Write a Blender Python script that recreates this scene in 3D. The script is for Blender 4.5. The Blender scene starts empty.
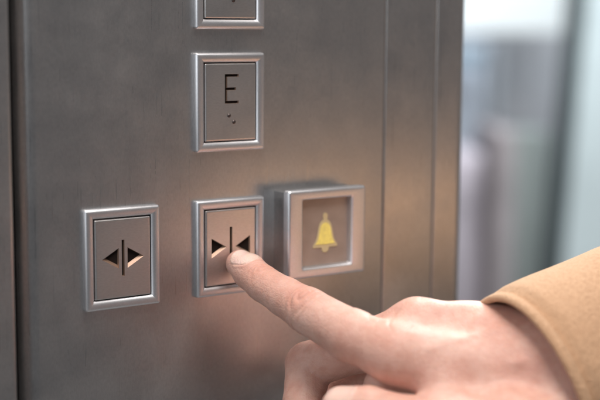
import bpy, bmesh, math
import numpy as np
from mathutils import Vector, Matrix
import openvdb as vdb

SC = bpy.context.scene
COL = SC.collection
ZB = 1.1                      # height of the control row above the floor
PI = math.pi

# ------------------------------------------------------------------ camera
cd = bpy.data.cameras.new('camera'); cam = bpy.data.objects.new('camera', cd); COL.objects.link(cam)
YAW, PITCH, ROLL = 0.6028, -0.1323, 0.0063
fwv = Vector((math.sin(YAW)*math.cos(PITCH), math.cos(YAW)*math.cos(PITCH), math.sin(PITCH)))
rv = Vector((math.cos(YAW), -math.sin(YAW), 0)); uv = rv.cross(fwv)
r2 = rv*math.cos(ROLL)+uv*math.sin(ROLL); u2 = uv*math.cos(ROLL)-rv*math.sin(ROLL)
cam.matrix_world = Matrix(((r2.x, u2.x, -fwv.x, -0.2609), (r2.y, u2.y, -fwv.y, -0.455),
                           (r2.z, u2.z, -fwv.z, 0.1102+ZB), (0, 0, 0, 1)))
cd.sensor_width = 36; cd.lens = 78; cd.clip_start = 0.01; cd.clip_end = 100
cd.dof.use_dof = True; cd.dof.focus_distance = 0.517; cd.dof.aperture_fstop = 5.4
SC.camera = cam

# ------------------------------------------------------------------ world and lamps
W = bpy.data.worlds.new('World'); SC.world = W; W.use_nodes = True
nt = W.node_tree; nt.nodes.clear()
wo = nt.nodes.new('ShaderNodeOutputWorld'); bg = nt.nodes.new('ShaderNodeBackground')
tc = nt.nodes.new('ShaderNodeTexCoord'); sx = nt.nodes.new('ShaderNodeSeparateXYZ')
cr = nt.nodes.new('ShaderNodeValToRGB'); mr = nt.nodes.new('ShaderNodeMapRange')
nt.links.new(tc.outputs['Generated'], sx.inputs[0]); nt.links.new(sx.outputs['X'], mr.inputs['Value'])
mr.inputs['From Min'].default_value = -1; mr.inputs['From Max'].default_value = 1
nt.links.new(mr.outputs[0], cr.inputs[0])
cr.color_ramp.elements[0].position = 0.35; cr.color_ramp.elements[0].color = (0.080, 0.084, 0.092, 1)
cr.color_ramp.elements[1].position = 0.95; cr.color_ramp.elements[1].color = (0.175, 0.166, 0.164, 1)
nt.links.new(cr.outputs[0], bg.inputs[0]); nt.links.new(bg.outputs[0], wo.inputs[0]); bg.inputs[1].default_value = 1.0

def area(name, loc, target, size, power, color, sy=None):
    l = bpy.data.lights.new(name, 'AREA'); l.size = size; l.energy = power; l.color = color
    if sy: l.shape = 'RECTANGLE'; l.size_y = sy
    o = bpy.data.objects.new(name, l); COL.objects.link(o)
    o.location = Vector(loc)+Vector((0, 0, ZB))
    d = Vector(target)-Vector(loc); o.rotation_euler = d.to_track_quat('-Z', 'Y').to_euler()
    return o
area('ceiling_lamp', (-0.06, -0.52, 1.25), (0.05, -0.08, 0), 0.7, 22.5, (1.0, 0.95, 0.90))
area('cabin_lamp', (-0.80, -0.42, 0.30), (0.05, -0.06, 0), 0.5, 2.8, (0.90, 0.96, 1.0))
area('sleeve_fill_lamp', (0.75, 0.42, 0.55), (0.14, -0.12, 0), 0.5, 9.5, (1.0, 0.94, 0.87))  # unseen fill, added to warm the sleeve's reflection in the panel
area('lobby_lamp', (1.5, 0.7, 1.6), (1.6, 1.6, -0.1), 0.8, 68, (0.90, 0.96, 1.0))
SC.view_settings.view_transform = 'Standard'; SC.view_settings.look = 'None'
SC.view_settings.exposure = 0; SC.view_settings.gamma = 1

# ------------------------------------------------------------------ helpers
def tag(o, label=None, cat=None, group=None, kind=None):
    if label: o['label'] = label
    if cat: o['category'] = cat
    if group: o['group'] = group
    if kind: o['kind'] = kind
    return o
def empty(name, loc=(0, 0, 0), parent=None):
    o = bpy.data.objects.new(name, None); COL.objects.link(o)
    o.location = (loc[0], loc[1], loc[2]+(0 if parent else ZB)); o.empty_display_size = 0.01
    if parent: o.parent = parent
    return o
def mesh_obj(name, me, mats, parent=None, loc=(0, 0, 0), angle=35):
    o = bpy.data.objects.new(name, me); COL.objects.link(o)
    for m in (mats if isinstance(mats, (list, tuple)) else [mats]): me.materials.append(m)
    for p in me.polygons: p.use_smooth = True
    me.set_sharp_from_angle(angle=math.radians(angle))
    if parent: o.parent = parent; o.location = loc
    else: o.location = (loc[0], loc[1], loc[2]+ZB)
    return o
def bm_obj(name, bm, mats, parent=None, loc=(0, 0, 0), angle=35, scale=0.001):
    bmesh.ops.recalc_face_normals(bm, faces=bm.faces)
    if scale != 1: bmesh.ops.scale(bm, vec=(scale,)*3, verts=bm.verts)
    me = bpy.data.meshes.new(name); bm.to_mesh(me); bm.free()
    return mesh_obj(name, me, mats, parent, loc, angle)

def rr(x0, z0, x1, z1, r, n=4):
    """rounded rectangle in the panel plane, counter-clockwise, fixed vertex count"""
    r = max(r, 0.02); out = []
    for cx, cz, a0 in ((x1-r, z1-r, 0), (x0+r, z1-r, PI/2), (x0+r, z0+r, PI), (x1-r, z0+r, 1.5*PI)):
        for k in range(n+1):
            a = a0+k*PI/2/n; out.append((cx+r*math.cos(a), cz+r*math.sin(a)))
    return out
def ring_sweep(bm, w, h, r, prof, close_last=False, close_first=False):
    """prof: list of (inset, height towards the viewer); each gives one rounded rectangle"""
    rings = []
    for ins, ht in prof:
        rings.append([bm.verts.new((x, -ht, z)) for x, z in rr(ins, ins, w-ins, h-ins, r-ins)])
    n = len(rings[0])
    for a, b in zip(rings, rings[1:]):
        for i in range(n): bm.faces.new((a[i], a[(i+1) % n], b[(i+1) % n], b[i]))
    if close_last: bm.faces.new(rings[-1])
    if close_first: bm.faces.new(rings[0][::-1])
    return rings
def arc(c0, c1, r, a0, a1, n=5):
    return [(c0+r*math.cos(math.radians(a0+(a1-a0)*k/n)), c1+r*math.sin(math.radians(a0+(a1-a0)*k/n))) for k in range(n+1)]
def box(bm, x0, y0, z0, x1, y1, z1, bev=0):
    t = bmesh.new(); bmesh.ops.create_cube(t, size=1)
    bmesh.ops.scale(t, vec=(x1-x0, y1-y0, z1-z0), verts=t.verts)
    bmesh.ops.translate(t, vec=((x0+x1)/2, (y0+y1)/2, (z0+z1)/2), verts=t.verts)
    if bev: bmesh.ops.bevel(t, geom=t.edges[:], offset=bev, segments=3, profile=0.5, affect='EDGES')
    m = bpy.data.meshes.new('t'); t.to_mesh(m); t.free(); bm.from_mesh(m); bpy.data.meshes.remove(m)

# ------------------------------------------------------------------ materials
def newmat(name):
    m = bpy.data.materials.new(name); m.use_nodes = True
    n = m.node_tree; return m, n, n.nodes['Principled BSDF']
def coords(n, scale=(1, 1, 1)):
    t = n.nodes.new('ShaderNodeTexCoord'); mp = n.nodes.new('ShaderNodeMapping'); mp.inputs['Scale'].default_value = scale
    n.links.new(t.outputs['Object'], mp.inputs[0]); return mp.outputs[0]
def noise(n, co, scale, detail=4, rough=0.5):
    t = n.nodes.new('ShaderNodeTexNoise'); t.inputs['Scale'].default_value = scale
    t.inputs['Detail'].default_value = detail; t.inputs['Roughness'].default_value = rough
    n.links.new(co, t.inputs['Vector']); return t.outputs['Fac']
def rng(n, v, a, b, f0=0.3, f1=0.7):
    m = n.nodes.new('ShaderNodeMapRange'); n.links.new(v, m.inputs[0])
    m.inputs[1].default_value = f0; m.inputs[2].default_value = f1; m.inputs[3].default_value = a; m.inputs[4].default_value = b
    return m.outputs[0]
def mix(n, f, a, b, mode='MIX'):
    m = n.nodes.new('ShaderNodeMix'); m.data_type = 'RGBA'; m.blend_type = mode
    if isinstance(f, (int, float)): m.inputs[0].default_value = f
    else: n.links.new(f, m.inputs[0])
    for i, c in ((6, a), (7, b)):
        if isinstance(c, tuple): m.inputs[i].default_value = (*c, 1)
        else: n.links.new(c, m.inputs[i])
    return m.outputs[2]
def bump(n, h, strength, dist, prev=None):
    b = n.nodes.new('ShaderNodeBump'); b.inputs['Strength'].default_value = strength; b.inputs['Distance'].default_value = dist
    n.links.new(h, b.inputs['Height'])
    if prev is not None: n.links.new(prev, b.inputs['Normal'])
    return b.outputs[0]

def steel(name, ca, cb, ra, rb, grain=0.00002, brush=(1, 1, 0.12), scratch=False):
    m, n, p = newmat(name)
    p.inputs['Metallic'].default_value = 1
    co = coords(n); cs = coords(n, brush)
    cloud = noise(n, co, 28, 5, 0.6); fine = noise(n, cs, 1900, 2, 0.6)
    c = mix(n, rng(n, cloud, 0, 1, 0.3, 0.7), ca, cb)
    c = mix(n, rng(n, fine, 0, 0.22, 0.35, 0.7), c, tuple(x*0.6 for x in ca))
    n.links.new(c, p.inputs['Base Color'])
    n.links.new(rng(n, noise(n, co, 45, 4, 0.6), ra, rb), p.inputs['Roughness'])
    if scratch:
        hair = noise(n, coords(n, (1, 1, 0.012)), 2600, 1, 0.4); spot = noise(n, co, 9, 3, 0.7)
        smear = rng(n, spot, 0, 0.09, 0.5, 0.75)
        ad = n.nodes.new('ShaderNodeMath'); ad.operation = 'ADD'; n.links.new(p.inputs['Roughness'].links[0].from_socket, ad.inputs[0]); n.links.new(smear, ad.inputs[1])
        ad2 = n.nodes.new('ShaderNodeMath'); ad2.operation = 'ADD'; n.links.new(ad.outputs[0], ad2.inputs[0]); n.links.new(rng(n, hair, 0, -0.10, 0.66, 0.74), ad2.inputs[1])
        n.links.new(ad2.outputs[0], p.inputs['Roughness'])
        grit = noise(n, co, 620, 3, 0.7)
        c2 = mix(n, rng(n, grit, 0, 0.28, 0.45, 0.72), c, tuple(x*0.72 for x in ca)); n.links.new(c2, p.inputs['Base Color'])
    nb = bump(n, fine, 0.35, grain)
    n.links.new(nb, p.inputs['Normal'])
    return m
PANEL = steel('satin_steel', (0.52, 0.515, 0.52), (0.62, 0.605, 0.60), 0.31, 0.42, 0.00002, (1, 1, 0.3), True)
FRAME = steel('frame_steel', (0.69, 0.69, 0.715), (0.76, 0.75, 0.77), 0.40, 0.46, 0.000005, (1, 1, 1))
KEY = steel('key_steel', (0.64, 0.62, 0.61), (0.71, 0.68, 0.67), 0.32, 0.40, 0.00001, (0.3, 1, 1))
DARK, n, p = newmat('dark_recess'); p.inputs['Base Color'].default_value = (0.018, 0.012, 0.010, 1); p.inputs['Roughness'].default_value = 0.9; p.inputs['Specular IOR Level'].default_value = 0.1
GLINT, n, p = newmat('engraved_glint'); p.inputs['Base Color'].default_value = (0.34, 0.225, 0.165, 1); p.inputs['Roughness'].default_value = 0.5; p.inputs['Metallic'].default_value = 0.6  # peach glints on the engraved walls, put into the base colour
DOT, n, p = newmat('shaded_dot_steel'); p.inputs['Base Color'].default_value = (0.10, 0.08, 0.075, 1); p.inputs['Roughness'].default_value = 0.4; p.inputs['Metallic'].default_value = 0.8  # dots coloured dark to carry their shadow
SEAM, n, p = newmat('grey_seam_shade'); p.inputs['Base Color'].default_value = (0.17, 0.155, 0.15, 1); p.inputs['Roughness'].default_value = 0.7  # groove shade as a soft grey tone
GAP, n, p = newmat('gap_shade_black'); p.inputs['Base Color'].default_value = (0.02, 0.018, 0.018, 1); p.inputs['Roughness'].default_value = 0.8  # black stands in for the shade inside gaps and the left seam

WINDOW, n, p = newmat('grey_acrylic')
n.links.new(mix(n, rng(n, noise(n, coords(n), 120, 3), 0, 1), (0.27, 0.225, 0.20), (0.33, 0.275, 0.245)), p.inputs['Base Color'])
p.inputs['Roughness'].default_value = 0.35; p.inputs['Metallic'].default_value = 0.35
def lit(name, col, em):
    m, n, p = newmat(name); p.inputs['Base Color'].default_value = (*col, 1); p.inputs['Roughness'].default_value = 0.4
    p.inputs['Emission Color'].default_value = (*col, 1); p.inputs['Emission Strength'].default_value = em; return m
BELL = lit('lit_yellow', (0.66, 0.52, 0.13), 0.2)
for m_n in (BELL.node_tree,):
    q_ = m_n.nodes['Principled BSDF']; f_ = mix(m_n, rng(m_n, noise(m_n, coords(m_n), 420, 3, 0.6), 0, 1, 0.35, 0.65), (0.62, 0.50, 0.14), (0.74, 0.60, 0.15))
    m_n.links.new(f_, q_.inputs['Base Color']); m_n.links.new(f_, q_.inputs['Emission Color'])
BELLRIM = lit('lit_pale_yellow', (0.52, 0.42, 0.24), 0.04)
def plain(name, col, rough, var=0.15, met=0.0, sc=6):
    m, n, p = newmat(name)
    n.links.new(mix(n, rng(n, noise(n, coords(n), sc, 4), 0, 1), tuple(c*(1-var) for c in col), tuple(min(1, c*(1+var)) for c in col)), p.inputs['Base Color'])
    p.inputs['Roughness'].default_value = rough; p.inputs['Metallic'].default_value = met; return m

# ------------------------------------------------------------------ floor and lobby (out of focus)
FLOOR = plain('lobby_floor', (0.32, 0.31, 0.30), 0.35)
bm = bmesh.new(); box(bm, -3, -3, -1.12, 9, 9, -1.10); tag(bm_obj('floor', bm, FLOOR, scale=1), kind='structure')
LW = plain('lobby_plaster', (0.66, 0.66, 0.69), 0.8)
# a lobby seen through the lift doorway, about two to three metres off.  Local frame: v = sideways, d = depth
A0 = Vector((1.49, 1.379, 0)); SV = r2.copy(); SV.z = 0; SV.normalize(); DV = Vector((-SV.y, SV.x, 0))
def lobby(name, mat, v0, v1, z0, z1, d0, d1, parent=None, bev=0.004, tilt=0.0):
    bm = bmesh.new(); box(bm, v0, d0, z0, v1, d1, z1, bev)
    M = Matrix(((SV.x, DV.x, 0, A0.x), (SV.y, DV.y, 0, A0.y), (0, 0, 1, 0), (0, 0, 0, 1)))
    if tilt: M = M @ Matrix.Rotation(tilt, 4, 'Y')
    bmesh.ops.transform(bm, matrix=M, verts=bm.verts)
    return bm_obj(name, bm, mat, parent, scale=1)
GREYB = plain('blue_grey_paint', (0.55, 0.60, 0.68), 0.6, 0.1)
TEAL = plain('dark_teal_metal', (0.07, 0.09, 0.095), 0.5, 0.1)
GREYP = plain('grey_metal', (0.36, 0.385, 0.42), 0.5, 0.1)
DAY = lit('daylit_pane', (0.72, 0.76, 0.77), 0.6)
PALE = plain('pale_glass', (0.70, 0.80, 0.82), 0.3, 0.08)
MAUVE = plain('mauve_fabric', (0.53, 0.48, 0.53), 0.9, 0.3, 0, 12)
BROWN = plain('brown_wood', (0.35, 0.31, 0.32), 0.6, 0.25)
SAGE = plain('sage_paint', (0.48, 0.53, 0.51), 0.7, 0.1)
tag(lobby('wall', LW, -1.6, 2.2, -1.1, 1.9, 0.9, 1.0), kind='structure')
w_ = tag(empty('window', (A0.x, A0.y, 0)), 'bright blurred window high up behind the doorway', 'window')
w_.location.z = ZB
def sub(name, mat, *a, par=None, **k):
    o = lobby(name, mat, *a, **k); o.location = -par.location + Vector((0, 0, ZB)); o.parent = par; return o
sub('pane', DAY, -0.16, 0.30, 0.10, 0.9, 0.50, 0.52, par=w_)
sub('sill', GREYB, -0.18, 0.02, 0.04, 0.08, 0.44, 0.53, par=w_)
tag(lobby('partition', GREYB, -0.30, 0.012, -1.1, 0.038, 0.42, 0.46), 'blurred blue grey partition below the bright window, beside the steel panel edge', 'partition')
tag(lobby('post', GREYP, 0.010, 0.034, -1.1, 0.085, 0.30, 0.34), 'slim blurred mid grey post between the partition and the glass door', 'post')
tag(lobby('cabinet', SAGE, 0.05, 0.13, -1.1, -0.11, 0.25, 0.40), 'low grey green cabinet blurred beside the dark door stile', 'cabinet')
tag(lobby('grading_strip', plain('grading_blue', (0.34, 0.44, 0.52), 0.7), -0.30, 0.0, 0.03, 0.065, 0.36, 0.38), 'short blurred blue strip crossing between bright window and grey partition', 'grading_strip')  # added strip, grades the bright pane into the partition
g = tag(empty('glass_door', (A0.x, A0.y, 0)), 'pale glass door with dark teal frame, blurred at right edge', 'door')
sub('stile', TEAL, 0.090, 0.121, -1.1, 0.9, -0.05, 0.0, par=g, tilt=0.055)
sub('glass', PALE, 0.122, 0.62, -1.1, 0.9, -0.035, -0.02, par=g, tilt=0.055)
s = tag(empty('lobby_seat', (A0.x, A0.y, 0)), 'mauve upholstered seat with brown side panel, blurred behind the steel panel', 'seat')
sub('cushion', MAUVE, -0.20, -0.03, -0.60, -0.13, 0.05, 0.25, par=s, bev=0.03)
sub('side_panel', BROWN, -0.03, 0.015, -1.1, -0.085, 0.0, 0.28, par=s, bev=0.01)

# ------------------------------------------------------------------ lift control panel
cp = tag(empty('control_panel', (0, 0, 0)), 'satin steel lift control panel with raised square buttons and rounded left edge', 'control panel')
# faceplate: profile in plan, extruded vertically (mm)
def extrude_plan(bm, pts, z0, z1, nz=1):
    prev = None
    for k in range(nz+1):
        z = z0+(z1-z0)*k/nz
        cur = [bm.verts.new((x, y, z)) for x, y in pts]
        if prev:
            for i in range(len(pts)): j = (i+1) % len(pts); bm.faces.new((prev[i], prev[j], cur[j], cur[i]))
        else: bm.faces.new(cur[::-1])
        prev = cur
    bm.faces.new(prev)
bm = bmesh.new()
pts = [(-74.0, 16)]+arc(-67.0, 7, 7, 180, 270, 12)+arc(96.6, 0.4, 0.4, 270, 360, 4)+[(97.0, 16)]
extrude_plan(bm, pts, -600, 600)
bm_obj('faceplate', bm, PANEL, cp, angle=30)

# neighbours of the panel
bm = bmesh.new(); extrude_plan(bm, [(-600, -9)]+arc(-82.2, -7.5, 1.5, 270, 360, 4)+[(-80.7, 30), (-600, 30)], -1099, 900)
tag(bm_obj('cabin_wall', bm, PANEL), 'grey steel cabin wall left of the dark vertical seam', 'wall')
bm = bmesh.new(); box(bm, -80.6, 7, -600, -74.3, 28, 600); bm_obj('seam_shade_strip', bm, GAP, cp)  # black strip painted as the shade of the open gap
dp = tag(empty('door_post', (0.112, 0, 0)), 'ribbed steel door post right of the control panel, beside the open doorway', 'door post')
def post_part(name, pts, mat=PANEL):
    bm = bmesh.new(); extrude_plan(bm, [(x-112, y) for x, y in pts], -1099, 900); return bm_obj(name, bm, mat, dp, angle=30)
post_part('front_strip', arc(98.7, 0.7, 0.4, 180, 270, 4)+arc(126.0, 0.7, 0.4, 270, 360, 4)+[(126.4, 20), (98.3, 20)])
post_part('edge_strip', arc(128.2, 0.9, 0.4, 180, 270, 4)+[(141, 1.0)]+arc(141.0, 8.0, 7.0, 272, 350, 8)+[(148.2, 60), (127.8, 60)])
bm = bmesh.new(); box(bm, 97.05-112, 1.3, -1099, 98.25-112, 18, 900); box(bm, 126.45-112, 1.3, -1099, 127.75-112, 18, 900); bm_obj('seam_shade', bm, SEAM, dp)  # strips added in the grooves to keep their shade soft

BW, BH = 32.7, 40.0
def frame_profile(H, band):
    return [(0.0, 0.0), (0.0, H-1.3)]+[(1.3-1.3*math.cos(t), H-1.3+1.3*math.sin(t)) for t in (0.3, 0.6, 0.9, 1.2, 1.5708)] + \
           [(1.9, H), (2.5, H-0.06), (3.2, H-0.3), (band-0.55, H-0.75), (band-0.38, H-1.0)]+[(band-0.35, 0.2)]
def prism(bm, outline, depth, taper, y0):
    """cutter: outline (counter-clockwise, x,z), front at -y0-1, floor at depth inside"""
    n = len(outline); c = Vector((sum(p[0] for p in outline)/n, sum(p[1] for p in outline)/n))
    tp = taper if isinstance(taper, (list, tuple)) else [taper]*n      # draft of edge i -> i+1
    def inset(f):
        out = []
        for i in range(n):
            p0 = Vector(outline[i-1]); p1 = Vector(outline[i]); p2 = Vector(outline[(i+1) % n])
            e1 = (p1-p0).normalized(); e2 = (p2-p1).normalized()
            n1 = Vector((-e1.y, e1.x)); n2 = Vector((-e2.y, e2.x))
            d1, d2 = tp[i-1]*f, tp[i]*f; det = n1.x*n2.y-n1.y*n2.x
            out.append(p1+Vector(((d1*n2.y-d2*n1.y)/det, (n1.x*d2-n2.x*d1)/det)))
        return out
    rings = []
    for d, y in ((-0.5/depth, -y0-0.5), (1.0, -y0+depth)):
        rings.append([bm.verts.new((p.x, y, p.y)) for p in inset(d)])
    for i in range(n): j = (i+1) % n; bm.faces.new((rings[0][i], rings[0][j], rings[1][j], rings[1][i]))
    bm.faces.new(rings[0]); bm.faces.new(rings[1][::-1])

def cut(o, cbm, floor_y, tol=0.00005):
    bmesh.ops.recalc_face_normals(cbm, faces=cbm.faces)
    bmesh.ops.scale(cbm, vec=(0.001,)*3, verts=cbm.verts)
    me = bpy.data.meshes.new('cutter'); cbm.to_mesh(me); cbm.free()
    c = bpy.data.objects.new('cutter', me); COL.objects.link(c); c.parent = o.parent; c.location = o.location
    m = o.modifiers.new('cut', 'BOOLEAN'); m.operation = 'DIFFERENCE'; m.solver = 'EXACT'; m.object = c
    dg = bpy.context.evaluated_depsgraph_get(); dg.update()
    new = bpy.data.meshes.new_from_object(o.evaluated_get(dg)); o.modifiers.remove(m)
    old = o.data; o.data = new; bpy.data.meshes.remove(old)
    bpy.data.objects.remove(c); bpy.data.meshes.remove(me)
    for p in new.polygons:
        p.use_smooth = False
        ys_ = [new.vertices[v].co.y*1000 for v in p.vertices]
        if p.normal.y < -0.8 and all(abs(y-floor_y) < 0.05 for y in ys_): p.material_index = 1
        elif max(ys_) > floor_y-0.05 and max(ys_) < floor_y+0.05 and min(ys_) < floor_y-0.5: p.material_index = 2

def tri(cx, cz, side, w=7.2, h=8.2):
    """triangle: point at cx+side*w"""
    a = [(cx, cz-h/2), (cx+side*w, cz), (cx, cz+h/2)]
    return a if side > 0 else a[::-1]
def rect(x0, z0, x1, z1): return [(x0, z0), (x1, z0), (x1, z1), (x0, z1)]

def square_button(loc, label, symbol):
    b = empty('button', loc, cp); b['label'] = label
    bm = bmesh.new(); ring_sweep(bm, BW, BH, 0.9, frame_profile(2.6, 4.2)); bm_obj('frame', bm, FRAME, b, angle=25)
    bm = bmesh.new(); ring_sweep(bm, BW, BH, 0.5, [(3.6, 0.05), (5.0, 0.05)]); bm_obj('gap', bm, GAP, b)
    g = 4.2; KH = 2.1
    bm = bmesh.new()
    prof = [(g, 0.1), (g, KH-0.75)]+[(g+0.75-0.75*math.cos(t), KH-0.75+0.75*math.sin(t)) for t in (0.4, 0.8, 1.2, 1.5708)]
    ring_sweep(bm, BW, BH, g+0.5, prof, True, True)
    k = bm_obj('key', bm, [KEY, DARK, GLINT], b, angle=28)
    cb = bmesh.new(); cx, cz = BW/2, BH/2; dep = 1.1
    if symbol == 'open':
        prism(cb, tri(cx-1.9, cz, -1), dep, [0.15, 1.15, 0.15], KH); prism(cb, tri(cx+1.9, cz, 1), dep, [1.1, 0.15, 0.15], KH)
        prism(cb, rect(cx-0.6, cz-7.2, cx+0.6, cz+7.2), dep, 0.12, KH)
    elif symbol == 'close':
        prism(cb, tri(cx-9.3, cz, 1), dep, [1.0, 0.15, 0.15], KH); prism(cb, tri(cx+9.3, cz, -1), dep, [0.15, 0.8, 0.15], KH)
        prism(cb, rect(cx-0.6, cz-8.3, cx+0.6, cz+8.3), dep, 0.12, KH)
    elif symbol == 'E':
        x0, z0, z1 = cx-2.9, 19.4, 31.4
        t = 1.15; m_ = (z0+z1)/2; xr = x0+6.6
        out = [(x0, z0), (xr, z0), (xr, z0+t), (x0+t, z0+t), (x0+t, m_-t/2), (xr-1.3, m_-t/2), (xr-1.3, m_+t/2), (x0+t, m_+t/2),
               (x0+t, z1-t), (xr, z1-t), (xr, z1), (x0, z1)]
        prism(cb, out, 0.9, 0.12, KH); dep = 0.9
    if symbol in ('open', 'close', 'E'): cut(k, cb, -(KH-dep))
    else: cb.free()
    dots = {'E': [(cx-0.9, 14.6), (cx+1.4, 11.9)], 'dots': [(cx+1.2, 14.2), (cx+1.2, 11.6)]}.get(symbol, [])
    if dots:
        bm = bmesh.new()
        for x, z in dots:
            t = bmesh.new(); bmesh.ops.create_uvsphere(t, u_segments=20, v_segments=12, radius=0.85)
            bmesh.ops.scale(t, vec=(1, 0.75, 1), verts=t.verts); bmesh.ops.translate(t, vec=(x, -KH+0.05, z), verts=t.verts)
            m = bpy.data.meshes.new('t'); t.to_mesh(m); t.free(); bm.from_mesh(m); bpy.data.meshes.remove(m)
        bm_obj('braille_dots', bm, DOT, b, angle=60)
    return b
square_button((0, 0, 0), 'door closing button with two triangles pointing inward, under the fingertip', 'close')
square_button((0, 0, 0.0597), 'button engraved with the letter E above two raised dots', 'E')
square_button((-0.0495, 0, 0), 'door opening button with two triangles pointing outward', 'open')
square_button((0.0, 0, 0.1092), 'topmost button cut off by the upper edge, showing only raised dots', 'dots')

# alarm button: a box housing with a thick cap frame round a recessed window
AW, AH = 40.4, 37.7
ab = empty('alarm_button', (0.0380, 0, 0.0050), cp); ab['label'] = 'projecting square alarm button with a lit yellow bell'
bm = bmesh.new(); ring_sweep(bm, AW, AH, 1.2, [(1.0, 0), (1.0, 7.6), (2.0, 7.7)], True); bm_obj('housing', bm, PANEL, ab)
bm = bmesh.new(); ring_sweep(bm, AW, AH, 1.0, [(1.5, 7.6), (1.5, 8.5)]); bm_obj('gap', bm, GAP, ab)
bm = bmesh.new()
H = 12.5
outer = [(0.3, 8.4), (0.0, 8.8), (0.0, H-1.3)]+[(1.3-1.3*math.cos(t), H-1.3+1.3*math.sin(t)) for t in (0.3, 0.6, 0.9, 1.2, 1.5708)]
rings = ring_sweep(bm, AW, AH, 1.4, outer)
n_ = len(rings[-1]); last = rings[-1]
def inner(d, ht): return [bm.verts.new((x, -ht, z)) for x, z in rr(6.6+d, 3.4+d, AW-6.6-d, AH-3.4-d, 0.8)]
for d, ht in ((0, H), (0.35, H-0.12), (0.75, H-0.5), (0.95, H-1.0), (1.1, H-3.0)):
    cur = inner(d, ht)
    for i in range(n_): j = (i+1) % n_; bm.faces.new((last[i], last[j], cur[j], cur[i]))
    last = cur
bm_obj('frame', bm, FRAME, ab, angle=25)
bm = bmesh.new()
vs = [bm.verts.new((x, -(H-2.9), z)) for x, z in rr(6.6, 3.4, AW-6.6, AH-3.4, 0.8)]; bm.faces.new(vs)
e = bmesh.ops.extrude_face_region(bm, geom=bm.faces[:]); bmesh.ops.translate(bm, vec=(0, 1.2, 0), verts=[v for v in e['geom'] if isinstance(v, bmesh.types.BMVert)])
bm_obj('window', bm, WINDOW, ab)
# bell symbol, a thin lit relief
half = [(0, 9.2), (0.8, 8.9), (1.2, 8.2), (1.1, 6.9), (0.9, 6.3), (1.9, 5.6), (2.9, 4.4), (3.5, 2.8), (3.9, 0.6), (4.4, -1.6), (5.2, -3.4), (6.2, -4.6), (6.3, -5.6), (1.9, -5.7), (1.7, -6.9), (1.0, -7.7), (0, -7.9)]
full = half+[(-x, z) for x, z in half[-2:0:-1]]
def plate(name, pts, y0, y1, mat, par, ox, oz):
    bm = bmesh.new(); a = [bm.verts.new((x+ox, -y0, z+oz)) for x, z in pts]; b_ = [bm.verts.new((x+ox, -y1, z+oz)) for x, z in pts]
    n = len(pts)
    for i in range(n): j = (i+1) % n; bm.faces.new((a[i], a[j], b_[j], b_[i]))
    bm.faces.new(b_); bm.faces.new(a[::-1])
    return bm_obj(name, bm, mat, par)
BX, BZ = AW/2+0.5, AH/2-1.1
plate('bell_symbol', full, H-2.95, H-2.65, BELLRIM, ab, BX, BZ)
body = [(0, 5.0), (1.3, 4.6), (2.2, 3.7), (2.7, 2.4), (3.1, 0.4), (3.6, -1.7), (4.3, -3.3), (5.0, -4.2), (0, -4.4)]
plate('bell_body', body+[(-x, z) for x, z in body[-2:0:-1]], H-2.66, H-2.5, BELL, ab, BX, BZ)

# ------------------------------------------------------------------ the hand (mm, one implicit surface meshed once)
V = 0.4
org = np.array([-2.0, -176.0, -84.0]); top = np.array([142.0, 2.0, 24.0])
N = np.ceil((top-org)/V).astype(int)
G = np.full(N, 12.0, np.float32)
def rc(a, b, ra, rb, k, sq=None):
    """round cone a->b blended with smoothness k, evaluated only around itself"""
    a = np.array(a, np.float32); b = np.array(b, np.float32); pad = max(ra, rb)+k+4
    lo = np.clip(np.floor((np.minimum(a, b)-pad-org)/V).astype(int), 0, N); hi = np.clip(np.ceil((np.maximum(a, b)+pad-org)/V).astype(int), 0, N)
    if (hi <= lo).any(): return
    ax = [(np.arange(lo[i], hi[i])*V+org[i]).astype(np.float32) for i in range(3)]
    X = ax[0][:, None, None]-a[0]; Y = ax[1][None, :, None]-a[1]; Z = ax[2][None, None, :]-a[2]
    ab_ = b-a; L = float(ab_@ab_)
    t = np.clip((X*ab_[0]+Y*ab_[1]+Z*ab_[2])/L, 0, 1)
    d = np.sqrt((X-t*ab_[0])**2+(Y-t*ab_[1])**2+(Z-t*ab_[2])**2)-(ra+(rb-ra)*t)
    S = (slice(lo[0], hi[0]), slice(lo[1], hi[1]), slice(lo[2], hi[2])); g = G[S]
    h = np.clip(k-np.abs(g-d), 0, None)/k
    G[S] = np.minimum(g, d)-h*h*k*0.25
def chain(P, R, K):
    for i in range(len(P)-1): rc(P[i], P[i+1], R[i], R[i+1], K[i] if isinstance(K, list) else K)

J = {
 'i': [(17.2, -7.4, 13.6), (17.6, -14.5, 11.2), (18.0, -24.5, 7.8), (19.2, -38.0, 4.8), (20.8, -51.7, 1.5), (25.9, -73.3, -4.7), (34.1, -89.5, -9.3)],
 'm': [(50.1, -82.1, -2.8), (41.8, -58.8, -14.1), (30.2, -39.0, -24.1), (23.0, -46.0, -36.5), (18.6, -57.0, -46.5), (23.1, -69.0, -50.4), (25.0, -77.9, -52.2)],
 'r': [(66.9, -71.2, -8.4), (60.0, -47.2, -23.6), (49.1, -27.5, -39.2), (43.9, -37.8, -49.4), (39.5, -52.0, -57.4), (40.9, -63.5, -61.8), (43.0, -72.3, -62.1)],
 'p': [(82.8, -62.7, -17.1), (79.2, -43.1, -30.6), (70.6, -28.5, -44.9), (65.2, -38.4, -52.9), (60.8, -52.3, -59.5), (60.9, -62.5, -61.7), (61.7, -70.4, -61.3)],
 't': [(74.0, -134.2, -30.7), (54.0, -133.0, -34.0), (38.0, -125.0, -33.0), (24.9, -106.5, -29.5), (18.3, -93.4, -27.5), (14.3, -83.5, -28.4)],
}
wC, wR, wU = (104, -120, -16), (90, -131, -20), (118, -108, -12)
AX = Vector((0.9287, -0.1537, 0.3376)).normalized(); AXn = np.array(AX)
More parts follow.
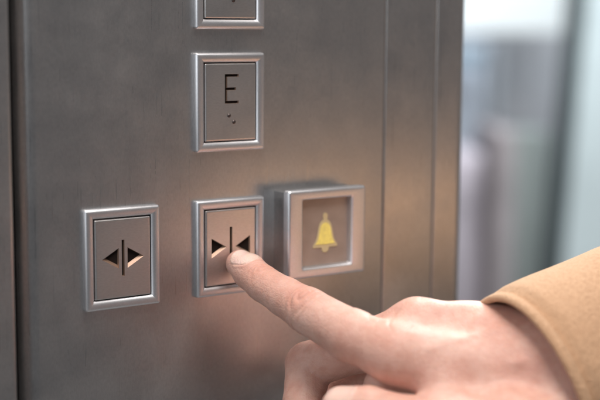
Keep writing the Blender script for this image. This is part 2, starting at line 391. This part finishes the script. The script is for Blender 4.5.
# metacarpals and palm
for (a, b, ra, rb) in ((wR, J['i'][6], 15.5, 10.2), ((104, -120, -12), J['m'][0], 17, 10.2), (wC, J['r'][0], 17, 9.8), (wU, J['p'][0], 15.5, 9.2)):
    rc(a, b, ra, rb, 7)
rc(wR, wU, 15.5, 14.5, 8)
rc((66, -94, -6.5), (72.5, -106, -10), 9.5, 12.5, 10); rc((72.5, -106, -9.5), (80, -119, -13), 12.5, 16, 8); rc((80, -119, -13), (104, -121, -10), 16, 19, 8)
rc((84, -124, -28), (52, -88, -18), 13, 8, 9)
rc((98, -108, -28), (72, -76, -26), 12, 8, 9)
for (q, rad) in ((wR, 16), ((104, -121, -12), 18), (wU, 17)):
    q = np.array(q); rc(q, q+AXn*60, rad, rad+3, 8)
# thumb with its thenar mound
T = J['t']; chain(T[:4], [15, 13.5, 11.5, 9.6], [8, 7, 3]); chain(T[3:], [9.6, 9.0, 8.1], 1.5)
rc(T[1], (60, -104, -20), 12, 9, 8)
rc(T[2], (44, -98, -16), 8, 7, 9)
# index
I = J['i']; chain(I[::-1], [10.6, 9.7, 8.9, 7.7, 7.2, 7.0, 5.6], [6, 3, 1.5, 1.5, 1.2, 1.2])
# curled fingers
for key, s in (('m', 1.0), ('r', 0.96), ('p', 0.86)):
    P = J[key]; R = [10.4*s, 9.4*s, 9.3*s, 8.2*s, 8.0*s, 7.4*s, 6.4*s]; chain(P, R, [6, 3, 1.2, 1.2, 1.2, 1.2])
rc((38, -78, -25), (58, -84, -22), 8, 9, 4)
# tendons and veins on the back of the hand
def lift(p, q, f, dz): a = np.array(p)*(1-f)+np.array(q)*f; return a+np.array([-0.15, -0.25, 0.95])*dz
for key, wp, hgt in (('i', wR, 5.0), ('m', wC, 8.4), ('r', wC, 8.8)):
    M = J[key][6] if key == 'i' else J[key][0]
    rc(lift(M, wp, 0.08, hgt), lift(M, wp, 0.75, hgt+3.6), 1.7, 1.3, 5)
# fingertip pressed flat against the key (its face is at y = -2.1)
ys = (np.arange(N[1])*V+org[1]).astype(np.float32)+2.15
pl = np.broadcast_to(ys[None, :, None], G.shape); k = 1.2
h = np.clip(k-np.abs(G-pl), 0, None)/k
G = np.maximum(G, pl)+h*h*k*0.25
grid = vdb.FloatGrid(12.0); grid.copyFromArray(np.ascontiguousarray(G)); grid.background = 12.0
pts, quads = grid.convertToQuads(0.0) if hasattr(grid, 'convertToQuads') else (None, None)
P = pts.astype(np.float64)*V+org; Q = quads
del G, grid
# smooth the voxel steps a little, then work out normals
def vnormals(P, Q):
    a = P[Q[:, 2]]-P[Q[:, 0]]; b = P[Q[:, 3]]-P[Q[:, 1]]; fn = np.cross(a, b)
    n = np.zeros_like(P)
    for c in range(4): np.add.at(n, Q[:, c], fn)
    return n/np.maximum(np.linalg.norm(n, axis=1), 1e-9)[:, None]
E = np.concatenate([Q[:, [0, 1]], Q[:, [1, 2]], Q[:, [2, 3]], Q[:, [3, 0]]]); E.sort(axis=1); E = np.unique(E, axis=0)
deg = np.bincount(E.ravel(), minlength=len(P)).astype(float)[:, None]
def relax(P, f):
    s_ = np.zeros_like(P); np.add.at(s_, E[:, 0], P[E[:, 1]]); np.add.at(s_, E[:, 1], P[E[:, 0]]); return P+f*(s_/deg-P)
for it in range(3): P = relax(P, 0.5); P = relax(P, -0.45)
Nn = vnormals(P, Q)
cen = P.mean(0)
if ((P-cen)*Nn).sum() < 0: Nn = -Nn; Q = Q[:, ::-1]
def unit(v): v = np.array(v, float); return v/np.linalg.norm(v)
D = np.zeros(len(P)); red_shade = np.zeros(len(P)); nail = np.zeros(len(P))
rg = np.random.RandomState(4)
def local(c, axis, dorsal):
    axis = unit(axis); dorsal = np.array(dorsal, float); dorsal = unit(dorsal-axis*(dorsal@axis)); side = np.cross(axis, dorsal)
    q = P-np.array(c); return q@axis, q@side, q@dorsal, side, dorsal
def ss(x, a, b): t = np.clip((x-a)/(b-a), 0, 1); return t*t*(3-2*t)
def knuckle(c, axis, dorsal, r, amp=0.30, wl=2.1):
    t, s_, d, side, dor = local(c, axis, dorsal)
    rho = np.sqrt((t/1.0)**2+(s_/2.0)**2)+0.3*np.sin(0.8*t+0.5*s_)
    m = np.exp(-(t/(r*0.75))**2-(s_/(r*0.85))**2)*ss(d, 0, r*0.6)*(np.linalg.norm(P-np.array(c), axis=1) < r*2.2)
    g_ = sum(np.exp(-((rho-r0)/(0.24*wl))**2) for r0 in (0.75*wl, 1.65*wl, 2.55*wl))
    D[:] -= 1.15*amp*m*g_
    D[:] += 0.25*m
    red_shade[:] = np.maximum(red_shade, 0.7*m+0.35*m*g_)  # knuckle redness, plus crease shade painted along the grooves
def crease(c, axis, r, amp, w=0.7, face=None):
    t, s_, d, side, dor = local(c, axis, face if face is not None else (0, 0, -1))
    near = (np.linalg.norm(P-np.array(c), axis=1) < r*1.7)
    D[:] -= amp*np.exp(-((t+0.25*np.sin(s_*0.8))/w)**2)*near*ss(d, -r*0.3, r*0.5)
dI = (-0.35, -0.35, 0.9)
knuckle(I[4], np.array(I[5])-np.array(I[3]), (-0.45, -0.45, 0.8), 9.2, 0.48, 2.3)
knuckle(I[2], np.array(I[3])-np.array(I[1]), dI, 7.4, 0.24, 1.7)
crease(I[2], np.array(I[3])-np.array(I[1]), 7.2, 0.35, 0.7, (0.2, 0, -1))
crease(I[4], np.array(I[5])-np.array(I[3]), 9.0, 0.45, 0.9, (0.2, 0, -1))
crease(np.array(J['m'][3])*0.5+np.array(J['m'][4])*0.5, np.array(J['m'][4])-np.array(J['m'][3]), 8.5, 0.5, 0.8, (-0.2, -1, 0.3))
knuckle(J['m'][2], (0.0, 0.2, -1), (-0.3, 1, 0.3), 9.5, 0.22, 2.4)
knuckle(T[3], np.array(T[2])-np.array(T[4]), (-0.5, -0.5, 0.6), 9, 0.25, 2.2)
for M in (I[6], J['m'][0], J['r'][0]):
    q = np.array(M)+np.array([-0.3, 0.1, 0.9])*9
    m = np.exp(-(np.linalg.norm(P-q, axis=1)/9)**2); red_shade = np.maximum(red_shade, 0.45*m)
# short skin folds where the index meets the back of the hand
for (c, a, wd) in (((31, -78, 4), (0.7, -0.6, 0.2), 5), ((36, -84, 5), (0.6, -0.7, 0.1), 6), ((29, -70, 3), (0.7, -0.6, 0.1), 4)):
    t, s_, d, side, dor = local(c, a, (-0.3, -0.3, 0.9)); D -= 0.28*np.exp(-((t+0.5*np.sin(s_*0.5))/0.8)**2-(s_/wd)**2)*np.exp(-(d/9)**2)
# veins
def vein(pts_, amp, w):
    for a, b in zip(pts_, pts_[1:]):
        a = np.array(a, float); b = np.array(b, float); ab2 = b-a; t = np.clip(((P-a)@ab2)/(ab2@ab2), 0, 1)
        dist = np.linalg.norm(P-(a+t[:, None]*ab2), axis=1); D[:] += 0
        yield amp*np.exp(-(dist/w)**2)
for pts_, amp, w in (([(38.8, -104, -5), (45.7, -106, -2.5), (54.7, -109, 0), (66, -114, 1)], 0.5, 2.3), ([(54.7, -109, 0), (58, -104, 3), (66, -103, 4)], 0.6, 1.8), ([(36, -114, -13), (48, -120, -10), (62, -126, -8)], 0.6, 2.2)):
    vm = np.zeros(len(P))
    for g_ in vein(pts_, amp, w): vm = np.maximum(vm, g_)
    D += vm
for c_, a_, wd in (((27.5, -85, 5), (0.45, -0.75, 0.3), 4), ((31, -89, 4), (0.75, -0.5, 0.2), 5), ((35, -95, 2), (0.6, -0.8, 0.1), 4), ((24, -64, 2), (0.3, -0.9, 0.1), 5)):
    t, s_, d, side, dor = local(c_, a_, (-0.4, -0.4, 0.8)); D -= 0.30*np.exp(-((t+0.6*np.sin(s_*0.6))/0.6)**2-(s_/wd)**2-(d/6)**2)
# nails
def make_nail(c, axis, dorsal, L_, W_, r):
    t, s_, d, side, dor = local(c, axis, dorsal)
    q = np.where(t > 0, np.abs(t/(L_/2))**3.2, np.abs(t/(L_/2))**2.4)+np.abs(s_/(W_/2))**2.6
    m = ss(-q, -1.12, -0.88)*(d > 0)*(np.linalg.norm(P-np.array(c), axis=1) < 14)
    rim = np.exp(-((q-1.25)/0.28)**2)*(d > 0)*(np.linalg.norm(P-np.array(c), axis=1) < 14)*(t < L_*0.3)
    D[:] += 0.34*m+0.25*rim*(1-m)-0.22*np.exp(-((q-1.06)/0.10)**2)*(d > 0)*(np.linalg.norm(P-np.array(c), axis=1) < 14)*(t < L_*0.3); nail[:] = np.maximum(nail, m)
    return t, m
axI = unit(np.array(I[0])-np.array(I[2]))
make_nail(np.array(I[0])*0.75+np.array(I[2])*0.25+unit((-0.22, -0.35, 0.92))*3.0, axI, (-0.22, -0.35, 0.92), 12.0, 10.5, 7)
axT = unit(np.array(T[5])-np.array(T[4]))
make_nail(np.array(T[5])+unit((-0.35, -0.45, 0.75))*3.2-axT*1.0, axT, (-0.35, -0.45, 0.75), 13, 11.5, 8)
D *= np.clip(ss(-P[:, 1], 2.6, 4.0), 0, 1)
P = P+Nn*D[:, None]
keep = None
me = bpy.data.meshes.new('person')
me.vertices.add(len(P)); me.vertices.foreach_set('co', (P*0.001).astype(np.float32).ravel())
me.loops.add(len(Q)*4); me.loops.foreach_set('vertex_index', Q.astype(np.int32).ravel())
me.polygons.add(len(Q)); me.polygons.foreach_set('loop_start', np.arange(len(Q), dtype=np.int32)*4)
me.update(calc_edges=True); me.validate()
for nm, arr in (('redness_shade', red_shade), ('nail', nail)):
    at_ = me.attributes.new(nm, 'FLOAT', 'POINT'); at_.data.foreach_set('value', arr.astype(np.float32))

SKIN, n, p = newmat('skin')
co = coords(n)
base = mix(n, rng(n, noise(n, co, 55, 5, 0.6), 0, 1, 0.35, 0.65), (0.71, 0.45, 0.37), (0.62, 0.34, 0.27))
base = mix(n, rng(n, noise(n, co, 260, 3, 0.6), 0, 0.5, 0.42, 0.7), base, (0.55, 0.27, 0.20))
ra_ = n.nodes.new('ShaderNodeAttribute'); ra_.attribute_name = 'redness_shade'; na_ = n.nodes.new('ShaderNodeAttribute'); na_.attribute_name = 'nail'
mm = n.nodes.new('ShaderNodeMath'); mm.operation = 'MULTIPLY'; mm.inputs[1].default_value = 0.55; n.links.new(ra_.outputs['Fac'], mm.inputs[0])
base = mix(n, mm.outputs[0], base, (0.58, 0.27, 0.20))
base = mix(n, na_.outputs['Fac'], base, (0.75, 0.52, 0.44))
n.links.new(base, p.inputs['Base Color'])
rgh = n.nodes.new('ShaderNodeMapRange'); n.links.new(na_.outputs['Fac'], rgh.inputs[0]); rgh.inputs[3].default_value = 0.48; rgh.inputs[4].default_value = 0.25
n.links.new(rgh.outputs[0], p.inputs['Roughness'])
p.inputs['Subsurface Weight'].default_value = 0.35; p.inputs['Subsurface Radius'].default_value = (1.0, 0.35, 0.18); p.inputs['Subsurface Scale'].default_value = 0.0022
p.inputs['Specular IOR Level'].default_value = 0.4
vo = n.nodes.new('ShaderNodeTexVoronoi'); vo.inputs['Scale'].default_value = 900; vo.feature = 'DISTANCE_TO_EDGE'; n.links.new(co, vo.inputs['Vector'])
b0v = n.nodes.new('ShaderNodeTexVoronoi'); b0v.inputs['Scale'].default_value = 330; b0v.feature = 'DISTANCE_TO_EDGE'
wn = n.nodes.new('ShaderNodeTexNoise'); wn.inputs['Scale'].default_value = 120; wn.inputs['Detail'].default_value = 3; n.links.new(co, wn.inputs['Vector'])
wm = n.nodes.new('ShaderNodeVectorMath'); wm.operation = 'MULTIPLY_ADD'; wm.inputs[1].default_value = (0.006, 0.006, 0.006); n.links.new(wn.outputs['Color'], wm.inputs[0]); n.links.new(coords(n, (1.0, 0.5, 1.0)), wm.inputs[2]); n.links.new(wm.outputs[0], b0v.inputs['Vector'])
b0 = bump(n, rng(n, b0v.outputs['Distance'], 0, 1, 0, 0.16), 0.10, 0.0004)
b1 = bump(n, rng(n, vo.outputs['Distance'], 0, 1, 0, 0.25), 0.22, 0.0003, b0)
b2 = bump(n, noise(n, co, 420, 4, 0.65), 0.38, 0.0006, b1)
n.links.new(b2, p.inputs['Normal'])
person = mesh_obj('person', me, SKIN, angle=180)
tag(person, 'right hand in a camel sleeve pressing the door closing button with its index finger', 'person')

# ------------------------------------------------------------------ sleeve
WOOL, n, p = newmat('camel_wool')
co = coords(n)
c = mix(n, rng(n, noise(n, co, 900, 3, 0.7), 0, 1, 0.3, 0.7), (0.46, 0.255, 0.14), (0.66, 0.40, 0.24))
c = mix(n, rng(n, noise(n, co, 30, 3, 0.5), 0, 0.5), c, (0.56, 0.32, 0.185))
n.links.new(c, p.inputs['Base Color']); p.inputs['Roughness'].default_value = 0.9
p.inputs['Sheen Weight'].default_value = 0.35; p.inputs['Sheen Roughness'].default_value = 0.5; p.inputs['Sheen Tint'].default_value = (1.0, 0.85, 0.65, 1)
b1 = bump(n, noise(n, co, 1100, 3, 0.75), 0.9, 0.0008)
b1 = bump(n, noise(n, co, 420, 3, 0.7), 0.6, 0.0012, b1)
n.links.new(bump(n, noise(n, co, 110, 4, 0.6), 0.5, 0.0018, b1), p.inputs['Normal'])
C0 = np.array([77.9, -114.0, -25.6])
up = np.array(u2); e1 = unit(up-AXn*(up@AXn)); e2 = np.cross(AXn, e1)
prof = []   # (distance along the arm, radius)
RI = 36.0
for s_ in (60, 30, 10, 3): prof.append((s_, RI+0.2))
for t in np.linspace(-1.3, 1.3, 7): prof.append((1.8-1.9*math.cos(t), RI+2.0+1.5*math.sin(t)))
prof += [(3.6, RI+3.4), (4.5, RI+1.9), (5.3, RI+2.0), (7.5, RI+3.6)]
for s_ in np.arange(10, 300, 3.0): prof.append((s_, RI+3.9+max(0, s_-60)*0.05))
NA = 160
vs = []
for (s_, r_) in prof:
    for k in range(NA):
        a = 2*PI*k/NA
        r1 = r_+0.9*math.sin(a*2+0.6)+ (0.8*math.sin(s_*0.11+2.2*math.sin(a*1.0+0.5))+0.6*math.sin(s_*0.05+a*3))*min(1, s_/40.0) + 0.25*math.sin(5*a+0.4*math.sin(s_*0.2))
        bend = -e1*((0.0012*s_*s_) if s_ < 50 else 3.0+0.12*(s_-50)+0.003*(s_-50)**2 if s_ < 120 else 26.1+0.54*(s_-120))
        vs.append(C0+AXn*(s_+0.8*math.sin(a*2+1.0)*(1 if s_ < 12 else 0.3))+e1*(r1*math.cos(a))+e2*(r1*math.sin(a)*0.96)+bend)
fs = []
for i in range(len(prof)-1):
    for k in range(NA): k2 = (k+1) % NA; fs.append((i*NA+k, i*NA+k2, (i+1)*NA+k2, (i+1)*NA+k))
fs.append([(len(prof)-1)*NA+k for k in range(NA)])
sm = bpy.data.meshes.new('sleeve'); sm.from_pydata([tuple(v*0.001) for v in vs], [], fs)
bmx = bmesh.new(); bmx.from_mesh(sm); bmesh.ops.recalc_face_normals(bmx, faces=bmx.faces); bmx.to_mesh(sm); bmx.free()
sl = mesh_obj('sleeve', sm, WOOL, person, angle=80)
